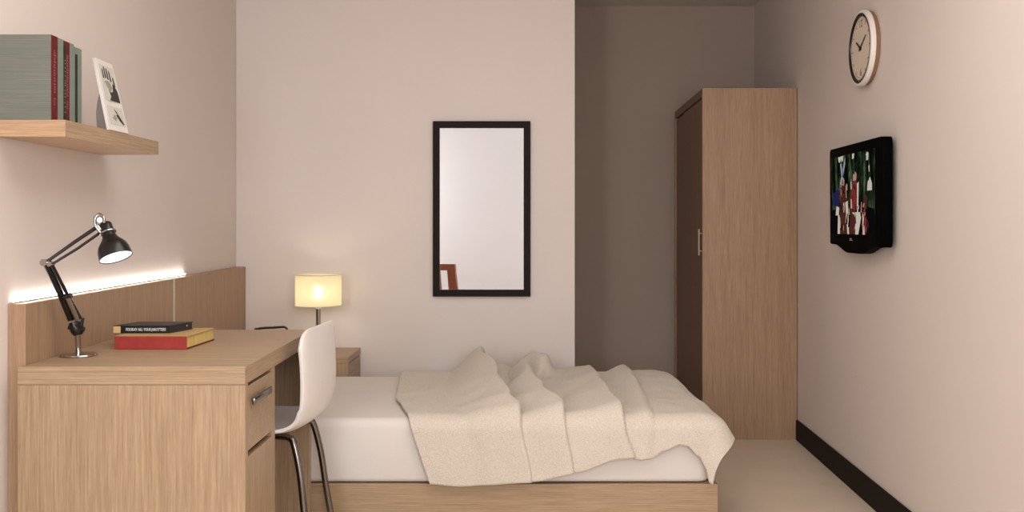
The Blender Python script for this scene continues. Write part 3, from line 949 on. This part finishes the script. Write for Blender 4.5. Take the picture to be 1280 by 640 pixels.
obj('plinth', wslab(lambda y: WF(y) + .004, lambda y: WF(y) + .0235, WY0 + .0225, WY1 - .0225, 0, .046), M['brown_door'], t)
bm = box(B(), WF(5.06) - .018, WF(5.06) - .010, 5.045, 5.066, .962, 1.100, .003, 2)
for zz in (.985, 1.077): tube(bm, [(WF(5.06) - .012, 5.056, zz), (WF(5.06) + .003, 5.056, zz)], .004, 10)
obj('handle', bm, M['handle_tan'], d1, True)
# ------------------------------------------------------------------ wall clock on the right wall
def wall_frame(yc, zc):
    """local axes of the right wall: n = into the room, r = to the viewer's right (towards the camera), u = up"""
    along = Vector((.045, 1, 0)).normalized()
    r = -along
    n = Vector((-1, .045, 0)).normalized()
    return Vector((RW(yc), yc, zc)), r, Vector((0, 0, 1)), n
O, r_, u_, n_ = wall_frame(3.885, 1.838)
t = thing('wall_clock', 'round white wall clock with black ring above the television on the right wall', 'clock', O)
R0 = .153
obj('back_case', lathe(B(), [(.0008, R0 - .012), (.002, R0 - .006), (.018, R0 - .002), (.0185, R0 - .004)], O, n_, 72), M['clock_back'], t, True)
obj('rim', lathe(B(), [(.0187, R0 - .001), (.030, R0), (.036, R0 - .003), (.038, R0 - .008), (.038, R0 - .012), (.0187, R0 - .012)], O, n_, 72, False, False), M['clock_rim'], t, True)
obj('black_ring', lathe(B(), [(.030, R0 - .0122), (.0375, R0 - .0125), (.0365, R0 - .0245), (.030, R0 - .0255)], O, n_, 72, False, False), M['black'], t, True)
fc = obj('face', lathe(B(), [(.0187, R0 - .0125), (.0305, R0 - .0125)], O, n_, 72), M['clock_face'], t)
def cl(x, y, d): return O + r_ * x + u_ * y + n_ * d
def clbar(bm, x0, y0, x1, y1, w0, w1, d0, d1):
    a = Vector((x1 - x0, y1 - y0)).normalized(); p = Vector((-a.y, a.x))
    q = [(x0 + p.x * w0, y0 + p.y * w0), (x0 - p.x * w0, y0 - p.y * w0), (x1 - p.x * w1, y1 - p.y * w1), (x1 + p.x * w1, y1 + p.y * w1)]
    lo = [bm.verts.new(cl(x, y, d0)) for x, y in q]; hi = [bm.verts.new(cl(x, y, d1)) for x, y in q]
    bm.faces.new(lo[::-1]); bm.faces.new(hi)
    for i in range(4): bm.faces.new((lo[i], lo[(i + 1) % 4], hi[(i + 1) % 4], hi[i]))
bm = B()
for k in range(60):
    a = 2 * PI * k / 60
    big = k % 5 == 0
    if k in (0, 30): continue
    ra, rb = (.100 if big else .114), .120
    clbar(bm, ra * math.sin(a), ra * math.cos(a), rb * math.sin(a), rb * math.cos(a), .0017 if big else .0006, .0017 if big else .0006, .0306, .0312)
obj('minute_marks', bm, M['brass_ink'], fc)
text_part('numeral', '12', .044, M['brass_ink'], fc, cl(0, .098, .0308), r_, u_)
text_part('numeral', '6', .044, M['brass_ink'], fc, cl(0, -.098, .0308), r_, u_)
bm = B(); a = math.radians(60); clbar(bm, -.016 * math.sin(a), -.016 * math.cos(a), .082 * math.sin(a), .082 * math.cos(a), .0040, .0022, .034, .0352)
obj('minute_hand', bm, M['black'], t)
bm = B(); a = math.radians(-58); clbar(bm, -.012 * math.sin(a), -.012 * math.cos(a), .060 * math.sin(a), .060 * math.cos(a), .0055, .003, .0325, .0337)
obj('hour_hand', bm, M['black'], t)
obj('hand_cap', lathe(B(), [(.0306, .007), (.0362, .007), (.037, .005)], O, n_, 20), M['black'], t, True)

# ------------------------------------------------------------------ television on the right wall
TVY0, TVY1 = 3.548, 4.235
O, r_, u_, n_ = wall_frame((TVY0 + TVY1) / 2, 1.235)
t = thing('television', 'black wall television showing robed figures, mounted below the clock', 'television', O)
TW = (TVY1 - TVY0) / 2
def tv(x, y, d): return O + r_ * x + u_ * y + n_ * d
# outline: straight top and sides, bottom edge bowed downwards in the middle
out = []
zt, zl = .218, -.196
def corner(cx_, cy_, r, a0, a1, k=6):
    return [(cx_ + r * math.cos(a0 + (a1 - a0) * i / k), cy_ + r * math.sin(a0 + (a1 - a0) * i / k)) for i in range(k + 1)]
out += corner(TW - .022, zt - .022, .022, 0, PI / 2)
out += corner(-TW + .010, zt - .010, .010, PI / 2, PI)
out += corner(-TW + .010, zl + .010, .010, PI, 1.5 * PI, 4)
for i in range(1, 20):
    x = -TW + .03 + (2 * TW - .06) * i / 20
    k = abs(x / (TW - .03))
    out.append((x, zl - .031 * (0.5 + .5 * math.cos(PI * min(1, max(0, (k - .25) / .6))))))
out += corner(TW - .020, zl + .020, .020, 1.5 * PI, 2 * PI, 5)
def tvprism(bm, pts, d0, d1, bev=0.0):
    lo = [bm.verts.new(tv(x, y, d0)) for x, y in pts]; hi = [bm.verts.new(tv(x, y, d1)) for x, y in pts]
    k = len(pts)
    fs = [bm.faces.new(lo[::-1]), bm.faces.new(hi)]
    for i in range(k): fs.append(bm.faces.new((lo[i], lo[(i + 1) % k], hi[(i + 1) % k], hi[i])))
    if bev:
        es = list(fs[1].edges)
        bmesh.ops.bevel(bm, geom=es, offset=bev, segments=3, profile=.5, affect='EDGES')
    return bm
obj('casing', tvprism(B(), out, .020, .056, .006), M['tv_black'], t, True)
obj('wall_bracket', tvprism(B(), [(-.14, -.12), (.14, -.12), (.14, .12), (-.14, .12)], .0006, .020), M['black_matte'], t)
SX0, SX1, SY0, SY1 = -TW + .024, TW - .090, -.150, .180
scn = obj('screen', tvprism(B(), [(SX0, SY0), (SX1, SY0), (SX1, SY1), (SX0, SY1)], .0562, .0570), M['screen'], t)
scn['label'] = 'lit screen with figures in red and white robes before dark trees'
SU = lambda a: SX0 + (SX1 - SX0) * a
SV = lambda b_: SY0 + (SY1 - SY0) * b_
shapes = [  # (material, polygon in screen fractions: x left to right, y bottom to top)
    ('s_black', [(0, 0), (1, 0), (1, .30), (.75, .36), (.5, .30), (.25, .34), (0, .30)]),
    ('s_blue', [(.03, .38), (.22, .34), (.27, .52), (.17, .58), (.05, .52)]),
    ('s_pale', [(.20, .56), (.26, .60), (.38, .96), (.35, .97)]),
    ('s_pale', [(.22, .95), (.25, .98), (.33, .60), (.30, .58)]),
    ('s_brown', [(.22, .0), (.46, .0), (.44, .30), (.37, .60), (.29, .66), (.24, .56), (.22, .30)]),
    ('s_skin', [(.28, .62), (.33, .62), (.34, .68), (.31, .72), (.28, .68)]),
    ('s_skin', [(.37, .55), (.41, .55), (.41, .62), (.39, .64), (.37, .61)]),
    ('s_white', [(.36, .40), (.42, .42), (.45, .0), (.41, .0)]),
    ('s_white', [(.12, .24), (.20, .24), (.21, .34), (.14, .36)]),
    ('s_white', [(.17, .0), (.23, .0), (.22, .24), (.18, .24)]),
    ('s_red', [(.52, .30), (.66, .30), (.65, .56), (.61, .66), (.55, .66), (.50, .56), (.47, .42)]),
    ('s_skin', [(.54, .66), (.61, .66), (.63, .73), (.58, .78), (.54, .73)]),
    ('s_white', [(.63, .62), (.67, .64), (.66, .34), (.63, .34)]),
    ('s_brown', [(.46, .0), (.58, .0), (.60, .30), (.50, .32), (.47, .20)]),
    ('s_white', [(.52, .27), (.70, .27), (.72, .20), (.66, .0), (.59, .0), (.60, .20)]),
    ('s_red', [(.72, .10), (.78, .30), (.84, .18), (.82, .0), (.74, .0)]),
    ('s_white', [(.76, .0), (.80, .0), (.78, .24), (.75, .24)]),
    ('s_brown', [(.77, .32), (.84, .30), (.85, .44), (.82, .48), (.78, .44)]),
    ('s_white', [(.85, .52), (.95, .52), (.95, .60), (.91, .68), (.86, .62)]),
    ('s_white', [(.82, .88), (.87, .88), (.88, .96), (.85, .98), (.82, .95)]),
    ('s_white', [(.52, .93), (.56, .93), (.57, .995), (.52, .995)]),
    ('s_white', [(.20, .92), (.30, .93), (.31, .995), (.18, .99)]),
    ('s_white', [(.88, .74), (.90, .74), (.90, .82), (.88, .81)]),
]
random.seed(11)
def strokes(x0, x1, y0, y1, cols, k):
    for _ in range(k):
        x = random.uniform(x0, x1); w_ = random.uniform(.006, .018)
        ya = random.uniform(y0, y1); yb = min(1, ya + random.uniform(.04, .14)); dx = random.uniform(-.02, .02)
        shapes.append((random.choice(cols), [(x - w_, ya), (x + w_, ya), (x + w_ * .6 + dx, yb), (x - w_ * .6 + dx, yb)]))
strokes(.22, .46, .02, .55, ['s_brown', 's_skin', 's_red', 's_black', 's_black', 's_white'], 26)
strokes(.48, .68, .02, .60, ['s_brown', 's_red', 's_black', 's_white'], 18)
strokes(.70, .88, .02, .36, ['s_brown', 's_red', 's_black', 's_skin'], 16)
strokes(.08, .95, .62, .92, ['s_black', 's_leaf', 's_leaf'], 34)
mats = []
bm = B()
for k, (mn, poly) in enumerate(shapes):
    if mn not in mats: mats.append(mn)
    d = .0571 + .000012 * k
    f = bm.faces.new([bm.verts.new(tv(SU(a), SV(b_), d)) for a, b_ in poly])
    f.material_index = mats.index(mn)
idx = [f.material_index for f in bm.faces]
fg = obj('screen_figures', bm, [M[q] for q in mats], scn)
for p, i in zip(fg.data.polygons, idx): p.material_index = i
bm = B()
tvprism(bm, [(-.055, -.176), (-.040, -.176), (-.040, -.166), (-.055, -.166)], .0562, .0566)
tvprism(bm, [(-.034, -.176), (-.018, -.176), (-.018, -.173), (-.031, -.173), (-.031, -.166), (-.034, -.166)], .0562, .0566)
obj('logo', bm, M['alu'], t)

# ------------------------------------------------------------------ wooden chair near the camera, seen only in the mirror
wc = Vector((-.55, 1.02, 0))
t = thing('wooden_chair', 'reddish brown wooden chair with slatted back, reflected in the mirror corner', 'chair', wc)
ROT = Matrix.Rotation(math.radians(24), 3, 'Z')
def wx(x, y, z): return wc + ROT @ Vector((x, y, z))
def wbar(bm, a, b_, w, d):
    a, b_ = wx(*a), wx(*b_)
    ex, ey = ROT @ Vector((w / 2, 0, 0)), ROT @ Vector((0, d / 2, 0))
    lo = [bm.verts.new(a + ex * i + ey * j) for i, j in ((-1, -1), (1, -1), (1, 1), (-1, 1))]
    hi = [bm.verts.new(b_ + ex * i + ey * j) for i, j in ((-1, -1), (1, -1), (1, 1), (-1, 1))]
    bm.faces.new(lo[::-1]); bm.faces.new(hi)
    for i in range(4): bm.faces.new((lo[i], lo[(i + 1) % 4], hi[(i + 1) % 4], hi[i]))
    return bm
# back of the chair faces the bed (+y); seat towards the camera side
for sx in (-.085, .085):
    obj('back_post', wbar(wbar(B(), (sx, .06, 0), (sx, .03, .43), .036, .04), (sx, .03, .43), (sx * .92, .085, .72), .036, .03), M['red_wood'], t)
obj('slat', wbar(B(), (.043, .035, .42), (.040, .083, .72), .05, .014), M['red_wood'], t)
obj('top_rail', wbar(B(), (0, .083, .718), (0, .094, .775), .195, .03), M['red_wood'], t)
obj('seat', wbar(B(), (0, -.14, .405), (0, -.14, .43), .30, .32), M['red_wood'], t)
for sx in (-.115, .115):
    obj('front_leg', wbar(B(), (sx, -.27, 0), (sx, -.27, .404), .036, .036), M['red_wood'], t)
